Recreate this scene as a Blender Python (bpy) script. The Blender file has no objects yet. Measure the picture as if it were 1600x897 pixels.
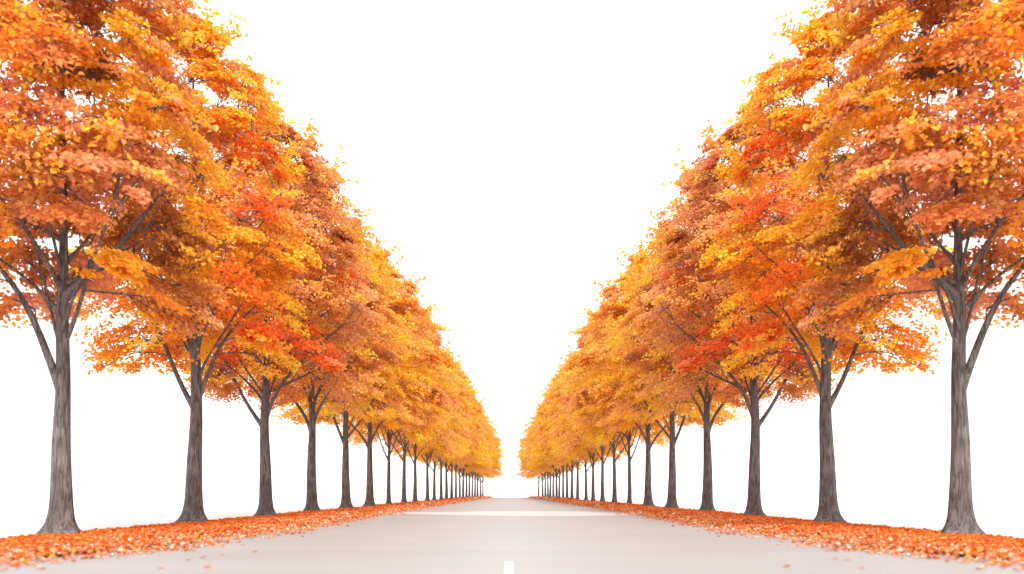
import bpy, math, random
import numpy as np
from mathutils import Vector, noise

scene = bpy.context.scene
COL = scene.collection
R = math.radians

# ------------------------------------------------------------------ layout
F_PX, W_PX = 1300.0, 1600.0           # focal length in photo pixels, photo width
EYE = 0.60                            # camera height
ROW = 6.5                             # distance of each tree row from the road axis

def interp(v, pts):
    return float(np.interp(v, [p[0] for p in pts], [p[1] for p in pts]))

# ------------------------------------------------------------------ helpers
def tag(o, label=None, cat=None, group=None, kind=None):
    if label: o['label'] = label
    if cat: o['category'] = cat
    if group: o['group'] = group
    if kind: o['kind'] = kind
    return o

def link(name, mesh, parent=None):
    o = bpy.data.objects.new(name, mesh)
    COL.objects.link(o)
    if parent is not None:
        o.parent = parent
    return o

def empty(name, loc=(0, 0, 0)):
    o = bpy.data.objects.new(name, None)
    o.empty_display_size = 0.3
    COL.objects.link(o)
    o.location = loc
    return o

def mesh_np(name, V, Q, mat, colors=None, smooth=False):
    """mesh from (n,3) vertices and (m,4) quads; colors is per-vertex rgb"""
    V = np.ascontiguousarray(V, dtype=np.float32)
    Q = np.ascontiguousarray(Q, dtype=np.int32)
    me = bpy.data.meshes.new(name)
    me.vertices.add(len(V)); me.vertices.foreach_set('co', V.ravel())
    me.loops.add(Q.size); me.loops.foreach_set('vertex_index', Q.ravel())
    me.polygons.add(len(Q))
    me.polygons.foreach_set('loop_start', np.arange(0, Q.size, 4, dtype=np.int32))
    me.polygons.foreach_set('loop_total', np.full(len(Q), 4, dtype=np.int32))
    if smooth:
        me.polygons.foreach_set('use_smooth', np.ones(len(Q), dtype=bool))
    me.update(calc_edges=True)
    if colors is not None:
        a = me.color_attributes.new('leaf_tint', 'FLOAT_COLOR', 'POINT')
        rgba = np.ones((len(V), 4), dtype=np.float32); rgba[:, :3] = colors
        a.data.foreach_set('color', rgba.ravel())
    me.materials.append(mat)
    return me

class Tubes:
    """collects tapered tubes into one mesh"""
    def __init__(self): self.v, self.q, self.n = [], [], 0
    def add(self, pts, rad, sides=6, flute=None):
        pts = np.asarray(pts, float); rad = np.asarray(rad, float)
        k = len(pts)
        tan = np.gradient(pts, axis=0)
        tan /= np.linalg.norm(tan, axis=1)[:, None] + 1e-9
        ref = np.array([0.93, 0.31, 0.2]) if abs(tan[0][2]) > 0.6 else np.array([0, 0, 1.0])
        a = np.arange(sides) / sides * 2 * math.pi
        rings = []
        for i in range(k):
            u = ref - tan[i] * ref.dot(tan[i]); u /= np.linalg.norm(u) + 1e-9
            w = np.cross(tan[i], u)
            r = np.full(sides, rad[i])
            if flute is not None: r = r * flute(i, a)
            rings.append(pts[i] + (np.cos(a) * r)[:, None] * u + (np.sin(a) * r)[:, None] * w)
        self.v.append(np.concatenate(rings))
        b = self.n
        i0 = np.arange(k - 1)[:, None] * sides
        j = np.arange(sides)[None, :]; j2 = (j + 1) % sides
        q = np.stack([b + i0 + j, b + i0 + j2, b + i0 + sides + j2, b + i0 + sides + j], -1).reshape(-1, 4)
        self.q.append(q); self.n += k * sides
    def mesh(self, name, mat):
        return mesh_np(name, np.concatenate(self.v), np.concatenate(self.q), mat, smooth=True)

def leaf_arrays(P, N, size, rng, tint, width=0.72, fold=0.16):
    """one folded, pointed leaf of two quads at every point P with normal N"""
    n = len(P)
    N = N / (np.linalg.norm(N, axis=1)[:, None] + 1e-9)
    t = rng.normal(size=(n, 3))
    t -= N * np.sum(t * N, 1)[:, None]; t /= np.linalg.norm(t, axis=1)[:, None] + 1e-9
    s = np.cross(N, t)
    L = size * rng.uniform(0.7, 1.3, n)[:, None]
    Wd = L * width * rng.uniform(0.8, 1.15, n)[:, None]
    f = L * fold * rng.uniform(0.2, 1.8, n)[:, None]
    c = L * rng.uniform(-0.18, 0.05, n)[:, None]
    base = P - t * L * 0.5
    tip = P + t * L * 0.5 + N * c
    l1 = P - t * L * 0.22 + s * Wd * 0.44 + N * f
    l2 = P + t * L * 0.17 + s * Wd * 0.42 + N * f
    r1 = P - t * L * 0.22 - s * Wd * 0.44 + N * f
    r2 = P + t * L * 0.17 - s * Wd * 0.42 + N * f
    V = np.stack([base, l1, l2, tip, r2, r1], 1).reshape(-1, 3)
    b = np.arange(n)[:, None] * 6
    Q = np.concatenate([b + np.array([[0, 3, 2, 1]]), b + np.array([[0, 5, 4, 3]])], 1).reshape(-1, 4)
    C = np.repeat(tint, 6, axis=0)
    return V, Q, C

# ------------------------------------------------------------------ materials
def new_mat(name):
    m = bpy.data.materials.new(name); m.use_nodes = True
    nt = m.node_tree; nt.nodes.clear()
    return m, nt, nt.nodes.new('ShaderNodeOutputMaterial')

def leaf_material(name, trans=0.44, gloss=0.012):
    m, nt, out = new_mat(name); N, L = nt.nodes, nt.links
    at = N.new('ShaderNodeAttribute'); at.attribute_name = 'leaf_tint'
    d = N.new('ShaderNodeBsdfDiffuse'); t = N.new('ShaderNodeBsdfTranslucent')
    hs = N.new('ShaderNodeHueSaturation'); hs.inputs['Saturation'].default_value = 1.0
    hs.inputs['Value'].default_value = 1.12
    L.new(at.outputs['Color'], d.inputs['Color']); L.new(at.outputs['Color'], hs.inputs['Color'])
    L.new(hs.outputs['Color'], t.inputs['Color'])
    mx = N.new('ShaderNodeMixShader'); mx.inputs[0].default_value = trans
    L.new(d.outputs[0], mx.inputs[1]); L.new(t.outputs[0], mx.inputs[2])
    g = N.new('ShaderNodeBsdfGlossy'); g.inputs['Roughness'].default_value = 0.45
    m2 = N.new('ShaderNodeMixShader'); m2.inputs[0].default_value = gloss
    L.new(mx.outputs[0], m2.inputs[1]); L.new(g.outputs[0], m2.inputs[2])
    L.new(m2.outputs[0], out.inputs['Surface'])
    return m

def bark_material():
    m, nt, out = new_mat('grey_brown_bark'); N, L = nt.nodes, nt.links
    tc = N.new('ShaderNodeTexCoord'); mp = N.new('ShaderNodeMapping')
    mp.inputs['Scale'].default_value = (1, 1, 0.055)
    L.new(tc.outputs['Object'], mp.inputs['Vector'])
    n1 = N.new('ShaderNodeTexNoise'); n1.inputs['Scale'].default_value = 46; n1.inputs['Detail'].default_value = 8
    n1.inputs['Roughness'].default_value = 0.68
    L.new(mp.outputs[0], n1.inputs['Vector'])
    n2 = N.new('ShaderNodeTexNoise'); n2.inputs['Scale'].default_value = 3.1; n2.inputs['Detail'].default_value = 4
    L.new(tc.outputs['Object'], n2.inputs['Vector'])
    r1 = N.new('ShaderNodeValToRGB')
    e = r1.color_ramp.elements
    e[0].position, e[0].color = 0.38, (0.105, 0.095, 0.090, 1)
    e[1].position, e[1].color = 0.62, (0.222, 0.205, 0.197, 1)
    L.new(n1.outputs['Fac'], r1.inputs['Fac'])
    r2 = N.new('ShaderNodeValToRGB'); e = r2.color_ramp.elements
    e[0].position, e[0].color = 0.35, (0.78, 0.74, 0.71, 1)
    e[1].position, e[1].color = 0.68, (1.18, 1.17, 1.17, 1)
    L.new(n2.outputs['Fac'], r2.inputs['Fac'])
    mx = N.new('ShaderNodeMixRGB'); mx.blend_type = 'MULTIPLY'; mx.inputs[0].default_value = 1
    L.new(r1.outputs[0], mx.inputs[1]); L.new(r2.outputs[0], mx.inputs[2])
    mp3 = N.new('ShaderNodeMapping'); mp3.inputs['Scale'].default_value = (1, 1, 0.10)
    L.new(tc.outputs['Object'], mp3.inputs['Vector'])
    n3 = N.new('ShaderNodeTexNoise'); n3.inputs['Scale'].default_value = 17; n3.inputs['Detail'].default_value = 5
    L.new(mp3.outputs[0], n3.inputs['Vector'])
    sb = N.new('ShaderNodeMath'); sb.operation = 'SUBTRACT'; sb.inputs[1].default_value = 0.5; L.new(n3.outputs['Fac'], sb.inputs[0])
    ab = N.new('ShaderNodeMath'); ab.operation = 'ABSOLUTE'; L.new(sb.outputs[0], ab.inputs[0])
    r3 = N.new('ShaderNodeValToRGB'); e = r3.color_ramp.elements
    e[0].position, e[0].color = 0.0, (0.42, 0.40, 0.39, 1); e[1].position, e[1].color = 0.045, (1, 1, 1, 1)
    L.new(ab.outputs[0], r3.inputs['Fac'])
    m3 = N.new('ShaderNodeMixRGB'); m3.blend_type = 'MULTIPLY'; m3.inputs[0].default_value = 1
    L.new(mx.outputs[0], m3.inputs[1]); L.new(r3.outputs[0], m3.inputs[2]); mx = m3
    n4 = N.new('ShaderNodeTexNoise'); n4.inputs['Scale'].default_value = 7; n4.inputs['Detail'].default_value = 6; n4.inputs['Roughness'].default_value = 0.7
    L.new(tc.outputs['Object'], n4.inputs['Vector'])
    r4 = N.new('ShaderNodeValToRGB'); e = r4.color_ramp.elements
    e[0].position, e[0].color = 0.60, (0, 0, 0, 1); e[1].position, e[1].color = 0.70, (0.55, 0.55, 0.55, 1)
    L.new(n4.outputs['Fac'], r4.inputs['Fac'])
    m4 = N.new('ShaderNodeMixRGB'); m4.inputs[2].default_value = (0.31, 0.305, 0.295, 1)      # pale lichen blotches
    L.new(r4.outputs[0], m4.inputs[0]); L.new(mx.outputs[0], m4.inputs[1]); mx = m4
    b = N.new('ShaderNodeBsdfPrincipled'); b.inputs['Roughness'].default_value = 0.9
    b.inputs['Specular IOR Level'].default_value = 0.2
    L.new(mx.outputs[0], b.inputs['Base Color'])
    bp = N.new('ShaderNodeBump'); bp.inputs['Strength'].default_value = 0.6; bp.inputs['Distance'].default_value = 0.03
    hm = N.new('ShaderNodeMath'); hm.operation = 'MULTIPLY_ADD'; hm.inputs[1].default_value = 0.5
    L.new(n1.outputs['Fac'], hm.inputs[0]); L.new(r3.outputs[0], hm.inputs[2])
    L.new(hm.outputs[0], bp.inputs['Height']); L.new(bp.outputs[0], b.inputs['Normal'])
    L.new(b.outputs[0], out.inputs['Surface'])
    return m

def flat_material(name, c0, c1, scale=(1, 1, 1), nscale=1.0, rough=0.8, bump=0.0, spec=0.3, fine=None):
    m, nt, out = new_mat(name); N, L = nt.nodes, nt.links
    tc = N.new('ShaderNodeTexCoord'); mp = N.new('ShaderNodeMapping')
    mp.inputs['Scale'].default_value = scale
    L.new(tc.outputs['Object'], mp.inputs['Vector'])
    n1 = N.new('ShaderNodeTexNoise'); n1.inputs['Scale'].default_value = nscale; n1.inputs['Detail'].default_value = 6
    L.new(mp.outputs[0], n1.inputs['Vector'])
    r1 = N.new('ShaderNodeValToRGB'); e = r1.color_ramp.elements
    e[0].position, e[0].color = 0.32, (*c0, 1); e[1].position, e[1].color = 0.68, (*c1, 1)
    L.new(n1.outputs['Fac'], r1.inputs['Fac'])
    b = N.new('ShaderNodeBsdfPrincipled'); b.inputs['Roughness'].default_value = rough
    b.inputs['Specular IOR Level'].default_value = spec
    colour = r1.outputs[0]
    n2 = N.new('ShaderNodeTexNoise'); n2.inputs['Scale'].default_value = fine or 40; n2.inputs['Detail'].default_value = 4
    L.new(tc.outputs['Object'], n2.inputs['Vector'])
    if fine:
        r2 = N.new('ShaderNodeValToRGB'); e = r2.color_ramp.elements
        e[0].position, e[0].color = 0.3, (0.93, 0.93, 0.93, 1); e[1].position, e[1].color = 0.7, (1.05, 1.05, 1.05, 1)
        L.new(n2.outputs['Fac'], r2.inputs['Fac'])
        mx = N.new('ShaderNodeMixRGB'); mx.blend_type = 'MULTIPLY'; mx.inputs[0].default_value = 1
        L.new(colour, mx.inputs[1]); L.new(r2.outputs[0], mx.inputs[2]); colour = mx.outputs[0]
    L.new(colour, b.inputs['Base Color'])
    if bump:
        bp = N.new('ShaderNodeBump'); bp.inputs['Strength'].default_value = bump; bp.inputs['Distance'].default_value = 0.01
        L.new(n2.outputs['Fac'], bp.inputs['Height']); L.new(bp.outputs[0], b.inputs['Normal'])
    L.new(b.outputs[0], out.inputs['Surface'])
    return m

LEAF = leaf_material('autumn_leaf')
LITTER = leaf_material('fallen_leaf', trans=0.25, gloss=0.02)
BARK = bark_material()
GROUND = flat_material('white_ground', (0.84, 0.84, 0.84), (0.88, 0.88, 0.88), nscale=0.4, rough=0.95, spec=0.1)
ROAD = flat_material('pale_concrete', (0.298, 0.286, 0.279), (0.334, 0.322, 0.315), scale=(0.25, 1.1, 1), nscale=0.9,
                     rough=0.50, bump=0.2, spec=0.36, fine=70)
BAND = flat_material('painted_light', (0.44, 0.42, 0.405), (0.55, 0.53, 0.515), scale=(0.25, 1.5, 1), nscale=1.0, rough=0.6, fine=40)  # light streak on the road, put into a paler colour
PAINT = flat_material('white_road_paint', (0.62, 0.61, 0.60), (0.86, 0.86, 0.86), nscale=9, rough=0.6, bump=0.1)

# ------------------------------------------------------------------ leaf colours (linear)
C = {
    'umber':  (0.46, 0.160, 0.042),
    'brown':  (0.68, 0.255, 0.066),
    'salmon': (0.84, 0.385, 0.205),
    'orange': (0.93, 0.355, 0.034),
    'red':    (0.90, 0.180, 0.020),
    'gold':   (0.95, 0.520, 0.055),
    'apricot': (0.93, 0.500, 0.170),
    'yellow': (0.97, 0.700, 0.050),
}
def pal(*names): return np.array([C[n] for n in names])

# ------------------------------------------------------------------ tree
PROFILE = [(0, .50), (.05, .80), (.14, .97), (.28, 1), (.45, .97), (.6, .87), (.72, .73), (.83, .53), (.92, .29), (1, .06)]

def make_tree(seed, T, RAD, b, hb, inner, outer, patches, limbs_spec=None, n_bough=74, n_leaf=62,
              leaf=0.075, girth=1.0, sprays=(), n_sprig=84, cam_az=-62, extra=(), front=.95, holes=(), slim=.17):
    """returns a dict of meshes for a street tree with its base at the origin; +x is the road side, -y the near side.
    inner / outer are palettes of leaf colours, patches a list of (centre, radius, colour) of differently coloured boughs"""
    rng = np.random.default_rng(seed); rnd = random.Random(seed)
    off = Vector((seed * 7.3, seed * 3.1, seed * 1.7))
    # trunk and leader
    zs = np.concatenate([[0, .02, .05, .09, .14, .2, .28, .38, .5, .7], np.arange(1.0, T - 0.9, 0.35)])
    wob = lambda z, k: 0.05 * min(z, 5) / 2 * noise.noise(off + Vector((k * 9.1, 0, z * 0.35))) + 0.02 * noise.noise(off + Vector((k * 4.1, 5, z * 0.9)))
    tp = np.array([(wob(z, 1), wob(z, 2), z - (0.06 if z == 0 else 0)) for z in zs])
    def rad(z):
        base = interp(z, [(0, .178), (1.2, .158), (hb, .122), (hb + 1.3, .098), (hb + 2.2, .068), (T * .75, .032), (T, .010)])
        return .94 * girth * (base + .06 * math.exp(-z / .36) + .15 * math.exp(-z / .10))
    ph = [rnd.uniform(0, 6.28) for _ in range(4)]
    def flute(i, a):
        z = zs[i]; k = math.exp(-z / .55); s = math.exp(-z / 2.5)
        return (1 + (.05 * s + .10 * k) * np.cos(3 * a + ph[0]) + (.03 * s + .12 * k) * np.cos(5 * a + ph[1] + z * .2)
                + .018 * np.cos(9 * a + ph[2] + z * .4) + .012 * np.cos(13 * a + ph[3] - z * .7))
    trunk = Tubes(); trunk.add(tp, [rad(z) for z in zs], 28, flute)
    at_z = lambda z: np.array([np.interp(z, zs, tp[:, k]) for k in range(3)])
    # envelope
    def env(z, az):
        t = (z - b) / (T - b)
        if t < -0.06 or t > 1: return 0.0
        f = interp(max(t, 0), PROFILE)
        d = Vector((math.cos(az), math.sin(az), 0))
        lump = noise.noise(off + d * 1.3 + Vector((0, 0, z * .42))) * .40 + noise.noise(off + d * 2.6 + Vector((3, 0, z * .95))) * .24
        return RAD * f * (1 + lump) * (1 - slim * math.sin(az) ** 2)
    # limbs: (height, azimuth, angle from vertical, radius, reach)
    if limbs_spec is None:
        a0 = rnd.uniform(-25, 25)
        limbs_spec = [(hb, 180 + a0, 27, .066, .85), (hb + .28, a0 + rnd.uniform(-30, 30), 30, .055, .85),
                      (hb + .75, 255 + a0, 38, .045, .8), (hb + 1.0, 80 + a0, 38, .05, .8)]
    spec = list(limbs_spec)
    a1 = rnd.uniform(0, 360)
    for k in range(5):                                   # thin limbs fanning up from the forks
        spec.append((hb + .45 + .33 * k, a1 + 144 * k + rnd.uniform(-15, 15), rnd.uniform(15, 28), .032, .85))
    z, az = hb + 1.5, rnd.uniform(0, 360)
    while z < T - 2.0:
        spec.append((z, az, rnd.uniform(42, 58), interp(z, [(hb, .055), (T, .018)]), .85))
        az += 137.5 + rnd.uniform(-20, 20); z += rnd.uniform(.48, .75)
    limb_tubes, limb_nodes = [], []
    for (z0, az, ang, r0, reach) in spec:
        p = at_z(z0).copy(); pts = [p.copy()]
        a, th = R(az), R(ang)
        for s in range(34):
            th_now = th + R(10) * math.sin(s * .33 + az) + R(16) * min(1, s / 14)
            a_now = a + .35 * noise.noise(off + Vector((az, s * .23, 0)))
            p = p + .22 * np.array([math.sin(th_now) * math.cos(a_now), math.sin(th_now) * math.sin(a_now), math.cos(th_now)])
            rr = math.hypot(p[0], p[1]); e = env(p[2], math.atan2(p[1], p[0]))
            pts.append(p.copy())
            if s > 5 and (rr > e * reach or p[2] > T - .8): break
        pts = np.array(pts)
        k = np.linspace(0, 1, len(pts))
        rr = girth * (r0 * (1 - .80 * k ** .8)); rr[0] *= 1.35; rr[1] *= 1.1
        tb = Tubes(); tb.add(pts, rr, 10)
        limb_tubes.append(tb); limb_nodes.append(pts)
        # side branches
        for _ in range(max(2, len(pts) // 4)):
            i = rnd.randrange(3, max(4, len(pts) - 1)); i = min(i, len(pts) - 2)
            d = pts[i + 1] - pts[i]; d /= np.linalg.norm(d)
            side = np.cross(d, [0, 0, 1]); side /= np.linalg.norm(side) + 1e-9
            d2 = d * .75 + side * rnd.choice((-1, 1)) * rnd.uniform(.5, .9) + np.array([0, 0, rnd.uniform(-.1, .5)])
            d2 /= np.linalg.norm(d2)
            ln = rnd.uniform(.6, 1.3); m = 7; q = pts[i].copy(); sp = [q.copy()]
            for j in range(m):
                q = q + (d2 + .18 * rng.normal(size=3)) * ln / m; sp.append(q.copy())
            sp = np.array(sp); tb.add(sp, np.linspace(rr[i] * .6, .007, len(sp)), 6)
            limb_nodes[-1] = np.concatenate([limb_nodes[-1], sp])
    # boughs fill the envelope, thicker towards the outside; each is a dome of leafy tufts on its own twigs
    allp = np.concatenate(limb_nodes); own = np.concatenate([np.full(len(n), i) for i, n in enumerate(limb_nodes)])
    P, Nn, K, S = [], [], [], []
    def leaves(c, n, sx, sz, out_, col, size, jitter=.09, lift=.8):
        q = np.clip(rng.normal(size=(n, 3)), -1.9, 1.9) * np.array([sx, sx, sz])
        h = q @ out_
        q[:, 2] -= .45 * h
        P.append(c + q)
        Nn.append(rng.normal(size=(n, 3)) * .42 + np.array([0, 0, lift]) + out_ * .6)
        jit = np.clip(rng.normal(1, jitter, size=(n, 1)), .7, 1.25); hue = rng.normal(0, .11, size=(n, 1))
        cc = col[None, :] * jit * np.concatenate([np.ones((n, 1)), 1 + hue, 1 + hue * .6], 1)
        stray = rng.random(n) < .018
        cc[stray] = np.array(C['yellow']) * rng.uniform(.85, 1.05, size=(stray.sum(), 1))
        K.append(np.clip(cc, .01, .96)); S.append(np.full(n, size))
    def twig(i_own, a, c, r0, r1, sag=.10, sides=5):
        L_ = np.linalg.norm(c - a)
        mid = (a + c) / 2 + np.array([0, 0, sag * L_]) + rng.normal(size=3) * .08 * L_
        t = np.linspace(0, 1, 6)[:, None]
        pt = (1 - t) ** 2 * a + 2 * t * (1 - t) * mid + t * t * c
        limb_tubes[i_own].add(pt, np.linspace(r0, r1, 6), sides)
        return pt
    centres, tries, todo = [], 0, list(extra)
    outer_tufts = []
    while len(centres) < n_bough and tries < n_bough * 80:
        tries += 1
        given = todo.pop() if todo else None
        t = rnd.random() ** 1.15
        z = b + .15 + (T - b - .25) * t
        az = rnd.uniform(-math.pi, math.pi); e = env(z, az)
        if e <= .05 and not given: continue
        rho = rnd.uniform(.55, .86) if rnd.random() < .76 else rnd.uniform(.05, .55)
        low = b + .15 + 1.5 * (1 - rho)
        turn = abs((math.degrees(az) - cam_az + 180) % 360 - 180)
        if turn < 60: low += front * (1 - turn / 60)
        if z < low and not given: continue
        r = e * rho
        p = np.array(given) if given else np.array([r * math.cos(az), r * math.sin(az), z])
        rb = RAD * .29 * rnd.uniform(.68, 1.3) * (1 if t < .6 else 1 - .5 * (t - .6) / .4)
        if any(math.hypot(p[0] - hx, p[2] - hz) < hr + rb * .55 for hx, hz, hr in holes): continue
        if not given and any(np.linalg.norm((p - q) * np.array([1, 1, 1.35])) < .80 * (rb + rq) * rnd.uniform(.72, 1) for q, rq in centres): continue
        centres.append((p, rb))
        out_ = np.array([p[0], p[1], 0]) / (math.hypot(p[0], p[1]) + .25)
        # colour of the bough
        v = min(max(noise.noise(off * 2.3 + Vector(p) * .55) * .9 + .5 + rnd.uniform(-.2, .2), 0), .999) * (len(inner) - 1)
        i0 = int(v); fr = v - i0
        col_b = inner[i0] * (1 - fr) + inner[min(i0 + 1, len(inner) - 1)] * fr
        for (pc, pr, pcol) in patches:
            if np.linalg.norm(p - np.array(pc)) < pr: col_b = np.array(C[pcol]) * .85 + col_b * .15
        dv = p - allp; d = np.linalg.norm(dv, axis=1) + np.maximum(0, -dv[:, 2]) * .8
        i = int(np.argmin(d)); L_ = np.linalg.norm(dv[i])
        main = twig(own[i], allp[i], p, .008 + .008 * L_, .006, sides=6)
        nt_ = int(15 * rnd.uniform(.85, 1.15))
        for k in range(nt_):
            u = rng.normal(size=3); u /= np.linalg.norm(u); u += out_ * .45 + np.array([0, 0, .25]); u /= np.linalg.norm(u)
            rr = rb * rnd.uniform(.55, 1.12)
            c = p + u * rr * np.array([1.1, 1.1, .62])
            h = math.hypot(*(c - p)[:2]); c[2] -= .22 * h * h / rb
            if c[2] < b - .35 or any(math.hypot(c[0] - hx, c[2] - hz) < hr * .9 for hx, hz, hr in holes): continue
            edge = math.hypot(c[0], c[1]) / max(env(min(max(c[2], b), T - .1), math.atan2(c[1], c[0])), .25)
            twig(own[i], main[rnd.randrange(2, 6)], c, .006, .003, .06, 4)
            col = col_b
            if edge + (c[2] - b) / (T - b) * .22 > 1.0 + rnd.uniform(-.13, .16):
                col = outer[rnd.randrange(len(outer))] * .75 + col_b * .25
            col = col * rnd.uniform(.92, 1.06)
            f = rb / (RAD * .29)
            leaves(c, int(n_leaf * rnd.uniform(.6, 1.35)), .062 * RAD * f * rnd.uniform(.8, 1.25), .024 * RAD * f, out_ + u * .35, col, leaf)
            if edge > .85: outer_tufts.append((c, u, own[i]))
    # sprigs that stick out of the outline
    for _ in range(n_sprig):
        if not outer_tufts: break
        c, u, io = max((outer_tufts[rnd.randrange(len(outer_tufts))] for _k in range(2)), key=lambda v: v[0][2])
        d = u + np.array([0, 0, rnd.uniform(-.1, .7)]); d /= np.linalg.norm(d)
        e_ = c + d * rnd.uniform(.3, .8) * RAD / 2.3
        if e_[2] < b - .3: continue
        pt = twig(io, c, e_, .005, .002, .08, 4)
        col = outer[rnd.randrange(len(outer))] * .5 + np.array(C['yellow' if rnd.random() < .4 else 'gold']) * .5
        for q in pt[1:]:
            leaves(q, rnd.randrange(3, 7), .05 * RAD / 2.3, .04, d * .5, col, leaf * 1.15, .06, .4)
    for (c, scol) in sprays:                       # near sprays of broad leaves
        c = np.array(c); i = int(np.argmin(np.linalg.norm(allp - c, axis=1)))
        pt = twig(own[i], allp[i], c, .012, .004)
        for q in pt[2:]:
            leaves(q + np.array([0, 0, -.08]), 11, .11, .11, np.array([.3, -.6, 0]), np.array(C[scol]), .105, .10, .35)
    P, Nn, K, S = np.concatenate(P), np.concatenate(Nn), np.concatenate(K), np.concatenate(S)
    V, Q, CC = leaf_arrays(P, Nn, S[:, None], rng, K)
    return {'trunk': trunk.mesh('trunk', BARK), 'limbs': [t.mesh('limb', BARK) for t in limb_tubes],
            'crown': mesh_np('crown', V, Q, LEAF, CC)}

def place_tree(kind, x, y, sx, sz, label, group, source, rot=0.0):
    """first call builds the thing from its meshes; later calls copy the thing and each of its parts"""
    if source is None:
        root = empty(TREE)
        link('trunk', kind['trunk'], root)
        for m in kind['limbs']: link('limb', m, root)
        link('crown', kind['crown'], root)
    else:
        root = source.copy(); COL.objects.link(root)
        for ch in source.children:
            c = ch.copy(); COL.objects.link(c); c.parent = root
    root.location = (x, y, 0); root.scale = (sx, abs(sx), sz); root.rotation_euler = (0, 0, rot)
    tag(root, label, 'tree', group)
    return root
TREE = 'autumn_tree'

LEFT_PX = [97, 304, 416, 487, 540, 578, 607.5, 631, 648.5, 667.7, 678.4, 689, 697.5, 705.6, 712.3, 718.4, 723.7, 728.8,
           733.3, 738.1, 742.3, 746.1, 750.9, 754.4]
RIGHT_DX = [702, 495, 380, 308, 253, 215, 186, 163, 144, 129.4, 118.4, 105.3, 96.3, 88.7, 82.5, 76.5, 72, 67.2, 62.5,
            58.5, 54.5, 50.5, 44]
left_y = [F_PX * ROW / (797.5 - p) for p in LEFT_PX]
right_y = [F_PX * ROW / d for d in RIGHT_DX]

hT = lambda y: interp(y, [(12, 10.1), (17, 10.35), (22, 10.9), (27, 11.6), (33, 11.3), (38, 12.1), (45, 12.0), (85, 14.0), (190, 16.4)])
hR = lambda y: interp(y, [(12, 2.1), (17, 2.25), (22, 2.45), (45, 2.75), (85, 3.25), (190, 4.6)])
hB = lambda y: interp(y, [(12, 3.1), (22, 3.0), (45, 3.7), (85, 4.1), (190, 4.5)])
hH = lambda y: interp(y, [(12, 2.15), (45, 2.6), (85, 2.9), (190, 3.2)])

near = []
y = left_y
near.append(make_tree(11, hT(y[0]), hR(y[0]), hB(y[0]), 2.15, pal('umber', 'umber', 'brown', 'salmon', 'orange', 'gold'), pal('brown', 'orange', 'salmon', 'gold'),
    [((-.5, -1.6, 5.6), .8, 'orange'), ((1.4, -.6, 8.4), .8, 'gold'), ((-.9, -1.2, 8.2), .7, 'gold')],
    [(2.05, 186, 27, .078, .95), (2.75, -22, 30, .042, .85), (2.5, 120, 30, .04, .8), (3.45, 8, 36, .075, .85), (3.55, 250, 42, .045, .8), (3.2, 200, 48, .04, .9)],
    n_bough=84, n_leaf=66, girth=.86, front=.45, extra=[(.6, -1.15, 4.7), (.1, -1.35, 5.3), (.95, -.9, 5.6), (.55, -1.2, 6.3), (-.2, -1.4, 6.8), (.6, -1.1, 7.3), (.2, -1.1, 8.2), (-.9, -1.1, 5.2),
           (-1.2, -.9, 6.2), (-.8, -.9, 7.7), (1.2, -.5, 6.9), (-1.5, -.35, 3.65), (-1.75, .35, 3.45), (1.45, .3, 3.5), (-.15, -1.35, 4.45), (.75, -1.1, 4.3), (-.9, .9, 3.6), (1.2, -.8, 3.7)],
    sprays=[((-.1, -1.3, 4.2), 'gold'), ((-.2, -1.2, 3.95), 'orange'), ((.0, -1.5, 4.9), 'orange'), ((.35, -1.9, 6.3), 'orange'), ((-.7, -1.5, 6.9), 'gold'),
                                   ((1.3, -1.5, 5.4), 'gold'), ((1.25, -.7, 8.6), 'gold'), ((-.8, -1.6, 5.3), 'orange')]))
near.append(make_tree(12, hT(y[1]), hR(y[1]), hB(y[1]), 2.4, pal('umber', 'salmon', 'orange', 'gold', 'orange'), pal('orange', 'gold', 'gold', 'yellow'),
    [((1.3, -.6, 7.2), 1.0, 'red'), ((1.6, -.8, 4.2), 1.0, 'red'), ((.2, -1.6, 5.2), .9, 'gold'), ((-1.2, -.5, 3.8), 1.0, 'orange')],
    [(2.30, 172, 25, .060, .85), (2.45, 4, 27, .055, .85), (3.1, 205, 20, .04, .8), (3.4, 80, 35, .05, .8), (3.5, -50, 40, .04, .8)],
    n_bough=72, n_leaf=64, cam_az=-69, front=.6, holes=[(.5, 7.25, .42), (-.45, 9.2, .40)], extra=[(-1.2, -.5, 3.75), (-1.5, .2, 3.5), (.4, -1.2, 4.9), (.5, -1.3, 5.9), (-.4, -1.4, 5.3)]))
near.append(make_tree(13, hT(y[2]), hR(y[2]), hB(y[2]), 2.4, pal('red', 'brown', 'salmon', 'umber', 'salmon'), pal('salmon', 'salmon', 'apricot', 'gold'),
    [((-.3, -1.4, 5.0), 1.7, 'red'), ((1.2, -.8, 4.2), 1.0, 'red'), ((1.0, -1.2, 8.0), 1.4, 'salmon'), ((1.4, -.8, 6.3), 1.1, 'brown')],
    [(2.35, 178, 28, .060, .9), (2.5, -8, 30, .060, .95), (3.0, 150, 45, .04, .9), (3.3, 20, 52, .045, .95), (3.4, 270, 40, .04, .8)],
    n_bough=80, n_leaf=66, leaf=.08, cam_az=-73))
near.append(make_tree(14, hT(y[3]), hR(y[3]), hB(y[3]), 2.5, pal('gold', 'apricot', 'brown', 'salmon', 'gold'), pal('apricot', 'gold', 'yellow'),
    [((1.0, -1.6, 7.0), 1.2, 'salmon'), ((.6, -1.5, 4.6), 1.2, 'gold')], n_leaf=62, leaf=.088, cam_az=-76))
near.append(make_tree(15, hT(y[4]), hR(y[4]), hB(y[4]), 2.5, pal('gold', 'gold', 'apricot', 'salmon', 'orange'), pal('apricot', 'gold', 'gold'),
    [((.8, -1.8, 4.4), 1.3, 'yellow')], n_leaf=58, leaf=.098, cam_az=-79))
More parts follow.
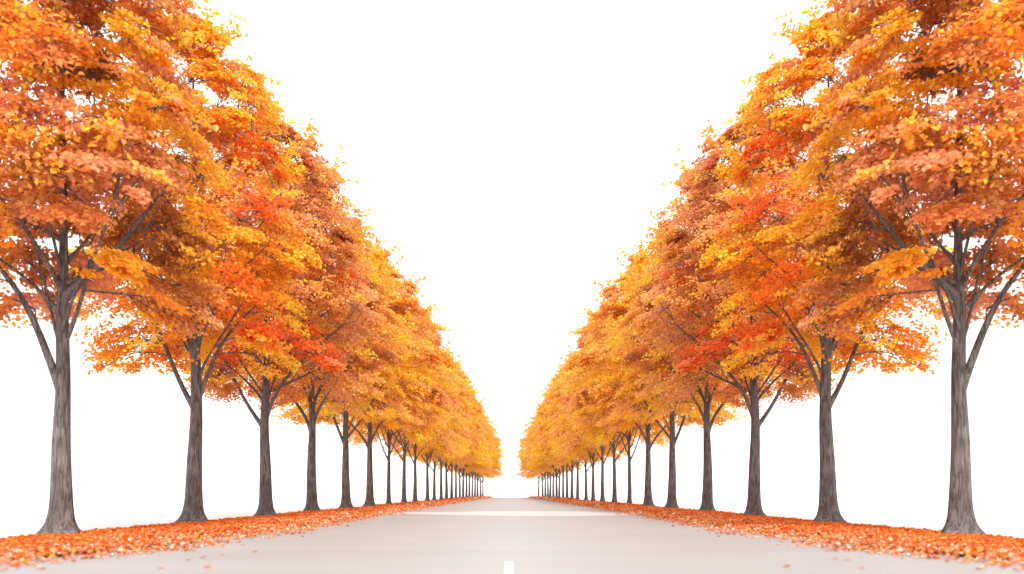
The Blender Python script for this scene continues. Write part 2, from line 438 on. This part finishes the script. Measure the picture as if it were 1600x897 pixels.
near.append(make_tree(16, hT(y[5]), hR(y[5]), hB(y[5]), 2.6, pal('gold', 'apricot', 'brown', 'orange', 'salmon'), pal('apricot', 'orange', 'gold'),
    [((1.0, -1.8, 5.0), 1.2, 'gold')], n_leaf=56, leaf=.105, cam_az=-80))
FAR_T, FAR_R, FAR_B = 14.0, 3.6, 4.05
def far_tree(seed, inner, outer, patch):
    return make_tree(seed, FAR_T, FAR_R, FAR_B, 2.8, inner, outer, [patch], n_leaf=50, leaf=.14, cam_az=-85)
far = [far_tree(21, pal('gold', 'gold', 'apricot', 'apricot', 'gold'), pal('apricot', 'gold', 'yellow'), ((0, 0, 4.4), 2.4, 'gold')),
       far_tree(22, pal('gold', 'apricot', 'salmon', 'gold', 'gold'), pal('apricot', 'apricot', 'gold'), ((1, -1, 4.8), 1.8, 'gold')),
       far_tree(23, pal('gold', 'apricot', 'gold', 'salmon', 'yellow'), pal('gold', 'apricot', 'apricot'), ((.5, -.5, 4.4), 2.2, 'gold'))]

ORD = ['', 'second', 'third', 'fourth', 'fifth', 'sixth', 'seventh', 'eighth', 'ninth', 'tenth', 'eleventh', 'twelfth', 'thirteenth', 'fourteenth',
       'fifteenth', 'sixteenth', 'seventeenth', 'eighteenth', 'nineteenth', 'twentieth', 'twenty-first', 'twenty-second', 'twenty-third', 'twenty-fourth']
LOOK = ['nearest, largest tree of the {s} row, brownish orange crown cut off by the frame',
        'second tree of the {s} row, orange crown with yellow tips on a grey trunk',
        'third tree of the {s} row, with the reddest lower crown and salmon upper boughs',
        'fourth tree of the {s} row, golden orange crown just beyond the red one',
        'fifth tree of the {s} row, crown with a bright yellow underside',
        'sixth tree of the {s} row, orange and salmon crown over a slim grey trunk']
def label_of(i, n, side):
    if i < 6: return LOOK[i].format(s=side)
    if i == n - 1: return f'hindmost tree of the {side} row, golden crown leaning over the far road end'
    if i < 10: return f'{ORD[i]} tree from the camera in the {side} row, slim trunk under a golden orange crown'
    return f'{ORD[i]} tree from the camera in the {side} row, thin dark trunk in the crowded distance'

source = {}
for side, ys, sgn in (('left', left_y, 1), ('right', right_y, -1)):
    for i, yy in enumerate(ys):
        x = -ROW * sgn
        if i < 6:
            key, kind = ('near', i), near[i]; s, sz, rot = 1.0, 1.0, 0.0
        else:
            key = ('far', i % 3); kind = far[i % 3]
            s = hR(yy) / FAR_R; sz = hT(yy) / FAR_T; rot = (i * 1.9 % 6.28) if i > 8 else 0.0
            s *= (1.0, 1.05, .94)[(i * 7 // 3) % 3]; sz *= (1.0, .93, 1.05)[(i * 5 // 2) % 3]
        root = place_tree(kind, x, yy, s * sgn, sz, label_of(i, len(ys), side), f'trees of the {side} row', source.get(key), rot * sgn)
        source.setdefault(key, root)

# ------------------------------------------------------------------ ground, road, markings
def sheet(name, xs, ys, z, mat, edge=None):
    V, Q = [], []
    for j, yv in enumerate(ys):
        for i, xv in enumerate(xs):
            V.append((xv, yv, z))
    n = len(xs)
    for j in range(len(ys) - 1):
        for i in range(n - 1):
            Q.append((j * n + i, j * n + i + 1, (j + 1) * n + i + 1, (j + 1) * n + i))
    return link(name, mesh_np(name, np.array(V), np.array(Q), mat))
tag(sheet('ground', np.linspace(-4000, 4000, 9), np.linspace(-3000, 6000, 9), 0.0, GROUND), 'white open ground on both sides of the avenue', 'ground', kind='structure')
tag(sheet('road', np.linspace(-4.5, 4.5, 4), np.linspace(-14, 180, 40), 0.004, ROAD), 'pale beige road running straight between the tree rows', 'road', kind='structure')

# band of light across the road, painted as a paler sheet with ragged ends
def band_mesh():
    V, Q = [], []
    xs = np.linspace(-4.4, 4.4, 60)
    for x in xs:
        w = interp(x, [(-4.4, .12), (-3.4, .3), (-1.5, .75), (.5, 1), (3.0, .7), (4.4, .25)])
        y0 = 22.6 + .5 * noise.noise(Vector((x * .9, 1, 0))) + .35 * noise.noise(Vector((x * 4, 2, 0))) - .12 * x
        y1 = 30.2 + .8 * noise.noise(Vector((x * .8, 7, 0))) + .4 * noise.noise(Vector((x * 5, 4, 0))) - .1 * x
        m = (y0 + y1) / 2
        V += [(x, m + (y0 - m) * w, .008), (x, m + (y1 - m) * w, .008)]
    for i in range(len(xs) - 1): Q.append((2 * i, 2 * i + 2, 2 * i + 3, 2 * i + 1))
    return mesh_np('painted_light_band', np.array(V), np.array(Q), BAND)
tag(link('painted_light_band', band_mesh()), 'paler strip painted as a band of light crossing the road', 'painted_light_band', kind='structure')

def dash_mesh():
    V, Q = [], []
    n = 24
    for i in range(n):
        y = 4.6 + (7.36 - 4.6) * i / (n - 1)
        w = .033 + .006 * noise.noise(Vector((0, y * 5, 0)))
        V += [(-w - .012, y, .0085), (w - .012, y, .0085)]
    for i in range(n - 1): Q.append((2 * i, 2 * i + 1, 2 * i + 3, 2 * i + 2))
    return mesh_np('road_marking', np.array(V), np.array(Q), PAINT)
tag(link('road_marking', dash_mesh()), 'short white painted dash in the middle of the road', 'road marking', kind='structure')

# ------------------------------------------------------------------ fallen leaves along the road
EDGE = [(2, 4.3), (5, 4.3), (6.8, 4.1), (9.5, 3.65), (14.7, 3.5), (24, 3.75), (56, 4.05), (130, 4.1), (200, 4.2)]
def inner_edge(y):
    return interp(y, EDGE) + .06 + .26 * noise.noise(Vector((3, y * .5, 0))) + .22 * noise.noise(Vector((9, y * 1.7, 0)))
def mound(x, y):
    e = inner_edge(y)
    a = min(max((x - e) / .9, 0), 1); c = min(max((6.3 - x) / 1.6, 0), 1)
    return .045 * (a * a * (3 - 2 * a)) * (c * c * (3 - 2 * c)) * (1 + .6 * noise.noise(Vector((x * 1.3, y * 1.3, 2))))

def litter_mesh():
    rng = np.random.default_rng(5); rnd = random.Random(5)
    P, S = [], []
    bands = [(2.5, 12, 1150, .049), (12, 22, 760, .056), (22, 40, 340, .080), (40, 80, 95, .14), (80, 197, 26, .26)]
    for (y0, y1, dens, size) in bands:
        n = int((y1 - y0) * 3.6 * dens)
        for _ in range(n):
            y = rnd.uniform(y0, y1); e = inner_edge(y)
            u = rnd.random()
            x = e - .1 + (7.2 - e) * u
            t = (x - e) / .95
            if t < 1 and rnd.random() > .16 + .84 * max(t, 0) ** 1.3 : continue
            if x > 6.62 + .2 * noise.noise(Vector((4, y * 1.1, 0))): continue
            P.append((x, y, mound(x, y) + .012 + rnd.random() ** 1.5 * .038 * size / .06)); S.append(size)
        for _ in range(int((y1 - y0) * dens * .035)):            # stragglers on the road edge
            y = rnd.uniform(y0, y1); x = inner_edge(y) - abs(rnd.gauss(0, .2))
            P.append((x, y, .012 + rnd.random() * .006)); S.append(size)
    P = np.array(P); S = np.array(S)[:, None]; n = len(P)
    tilt = np.clip((P[:, 2:3] - .015) / .05, .12, 1)
    N_ = rng.normal(size=(n, 3)) * .62 * tilt + np.array([0, 0, 1.0])
    e = np.array([inner_edge(v) for v in P[:, 1]])
    t = np.clip((P[:, 0] - e) / 1.6, 0, 1)
    cols = np.array([(.78, .145, .024), (.86, .205, .03), (.90, .30, .036), (.62, .095, .02), (.86, .38, .19), (.80, .54, .40), (.42, .085, .03)])
    inner_p = np.array([.10, .16, .10, .08, .26, .24, .06]); outer_p = np.array([.28, .32, .19, .08, .06, .01, .06])
    K = np.zeros((n, 3))
    for i in range(n):
        p = inner_p * (1 - t[i]) + outer_p * t[i]
        if noise.noise(Vector((P[i, 0] * 1.1, P[i, 1] * 1.1, 8))) > .25: p = p * np.array([1, .8, 2.2, .5, 1.2, .8, .4])
        K[i] = cols[rng.choice(7, p=p / p.sum())]
    K = np.clip(K * rng.normal(1, .12, size=(n, 1)), .01, .92)
    V, Q, CC = leaf_arrays(P, N_, S[:, 0] if False else 1.0, rng, K, width=.8, fold=.2)
    # scale every leaf about its centre to its own size
    V = V.reshape(n, 6, 3); V = P[:, None, :] + (V - P[:, None, :]) * S[:, :, None]; V = V.reshape(-1, 3)
    # the matted layer below
    ys = np.concatenate([np.arange(2.5, 40, .25), np.arange(40, 198, 1.5)]); us = np.linspace(0, 1, 14)
    MV = []
    for y in ys:
        e_ = inner_edge(y) + .45; o_ = 6.6 + .2 * noise.noise(Vector((4, y * 1.1, 0)))
        for u in us:
            x = e_ + (o_ - e_) * u
            MV.append((x, y, .009 + mound(x, y) * .9))
    MV = np.array(MV); m = len(us); j = np.arange(len(ys) - 1)[:, None] * m; i = np.arange(m - 1)[None, :]
    MQ = np.stack([j + i, j + i + 1, j + m + i + 1, j + m + i], -1).reshape(-1, 4)
    MC = np.tile(np.array([[.50, .115, .035]]), (len(MV), 1)) * rng.normal(1, .15, size=(len(MV), 1))
    V2 = np.concatenate([V, MV]); Q2 = np.concatenate([Q, MQ + len(V)]); C2 = np.concatenate([CC, MC])
    return mesh_np('leaf_litter', V2, Q2, LITTER, C2)
lm = litter_mesh()
a = link('leaf_litter', lm); tag(a, 'bank of fallen orange leaves along the right edge of the road', 'fallen leaves', kind='stuff')
b_ = a.copy(); COL.objects.link(b_); b_.scale = (-1, 1, 1)
tag(b_, 'bank of fallen orange leaves along the left edge of the road', 'fallen leaves', kind='stuff')

# single leaves lying on the road
def single_leaf(seed, tint):
    rng = np.random.default_rng(seed)
    V, Q, CC = leaf_arrays(np.array([[0, 0, .010]]), np.array([[.12, .1, 1.0]]), .085, rng, np.array([tint]), width=.8, fold=.1)
    V[:, 2] += .004 - V[:, 2].min()
    return mesh_np('fallen_leaf', V, Q, LITTER, CC)
leaf_meshes = [single_leaf(3, (.74, .26, .10)), single_leaf(4, (.70, .17, .05)), single_leaf(6, (.62, .30, .18))]
spots = [(250, 889, 'leaf lying alone on the road, closest to the bottom left corner'),
         (293, 877, 'leaf lying alone on the road, right of the leaf nearest the left corner'),
         (318, 873, 'leaf of a close pair on the left, nearer the leaf bank'),
         (324, 888, 'leaf on the left road half nearest the bottom edge'),
         (346, 869, 'pale leaf on the left road half, low right in the small cluster'),
         (397, 864, 'lone leaf on the left road half farthest towards the centre'),
         (1228, 887, 'lone leaf on the right road half closest to the centre dash'),
         (1306, 875, 'leaf of a close pair on the right road half, the left one'),
         (1323, 876, 'leaf of a close pair on the right road half, the right one'),
         (1346, 889, 'leaf on the right road half lying nearest the bottom right corner')]
for i, (px, py, lab) in enumerate(spots):
    d = EYE * F_PX / (py - 773.0)
    o = link('fallen_leaf', leaf_meshes[i % 3])
    o.location = ((px - 797.5) / F_PX * d, d, .0045); o.rotation_euler = (0, 0, i * 1.3)
    tag(o, ('small orange ' if i % 3 != 2 else 'small tan ') + lab.replace('pale ', ''), 'leaf', 'single leaves on the road')

# ------------------------------------------------------------------ camera
cam = bpy.data.cameras.new('camera'); co = bpy.data.objects.new('camera', cam); COL.objects.link(co)
co.location = (0, 0, EYE); co.rotation_euler = (R(90), 0, 0)
cam.sensor_width = 36; cam.lens = 36 * F_PX / W_PX
cam.shift_x = 2.5 / W_PX; cam.shift_y = (773 - 448.5) / W_PX
cam.clip_end = 12000
cam.dof.use_dof = True; cam.dof.focus_distance = 24; cam.dof.aperture_fstop = 1.0; cam.dof.aperture_blades = 0
scene.camera = co

# ------------------------------------------------------------------ light: bright overcast
w = bpy.data.worlds.new('World'); scene.world = w; w.use_nodes = True
nt = w.node_tree; nt.nodes.clear()
SUN_EL, SUN_AZ = R(52), R(170)          # behind the camera
sky = nt.nodes.new('ShaderNodeTexSky'); sky.sky_type = 'NISHITA'; sky.sun_disc = False
sky.sun_elevation = SUN_EL; sky.sun_rotation = SUN_AZ
cloud = nt.nodes.new('ShaderNodeMixRGB'); cloud.inputs[0].default_value = 0.88
cloud.inputs[2].default_value = (11.2, 11.1, 11.0, 1)      # high white cloud over the whole sky
nt.links.new(sky.outputs[0], cloud.inputs[1])
bg = nt.nodes.new('ShaderNodeBackground'); bg.inputs['Strength'].default_value = 0.1
nt.links.new(cloud.outputs[0], bg.inputs['Color'])
wo = nt.nodes.new('ShaderNodeOutputWorld'); nt.links.new(bg.outputs[0], wo.inputs['Surface'])

sd = bpy.data.lights.new('sun', 'SUN'); sd.energy = 2.0; sd.angle = R(9); sd.color = (1, .95, .88)
so = bpy.data.objects.new('sun', sd); COL.objects.link(so)
dirv = Vector((math.sin(SUN_AZ) * math.cos(SUN_EL), math.cos(SUN_AZ) * math.cos(SUN_EL), math.sin(SUN_EL)))
so.rotation_euler = dirv.to_track_quat('Z', 'Y').to_euler(); so.location = (5, -10, 30)

vs = scene.view_settings
vs.view_transform = 'Standard'; vs.look = 'None'; vs.gamma = 1; vs.use_curve_mapping = False
vs.exposure = 0.74
scene.render.engine = 'CYCLES'
cy = scene.cycles
cy.max_bounces = 8; cy.diffuse_bounces = 4; cy.transmission_bounces = 4; cy.glossy_bounces = 2
cy.use_denoising = True
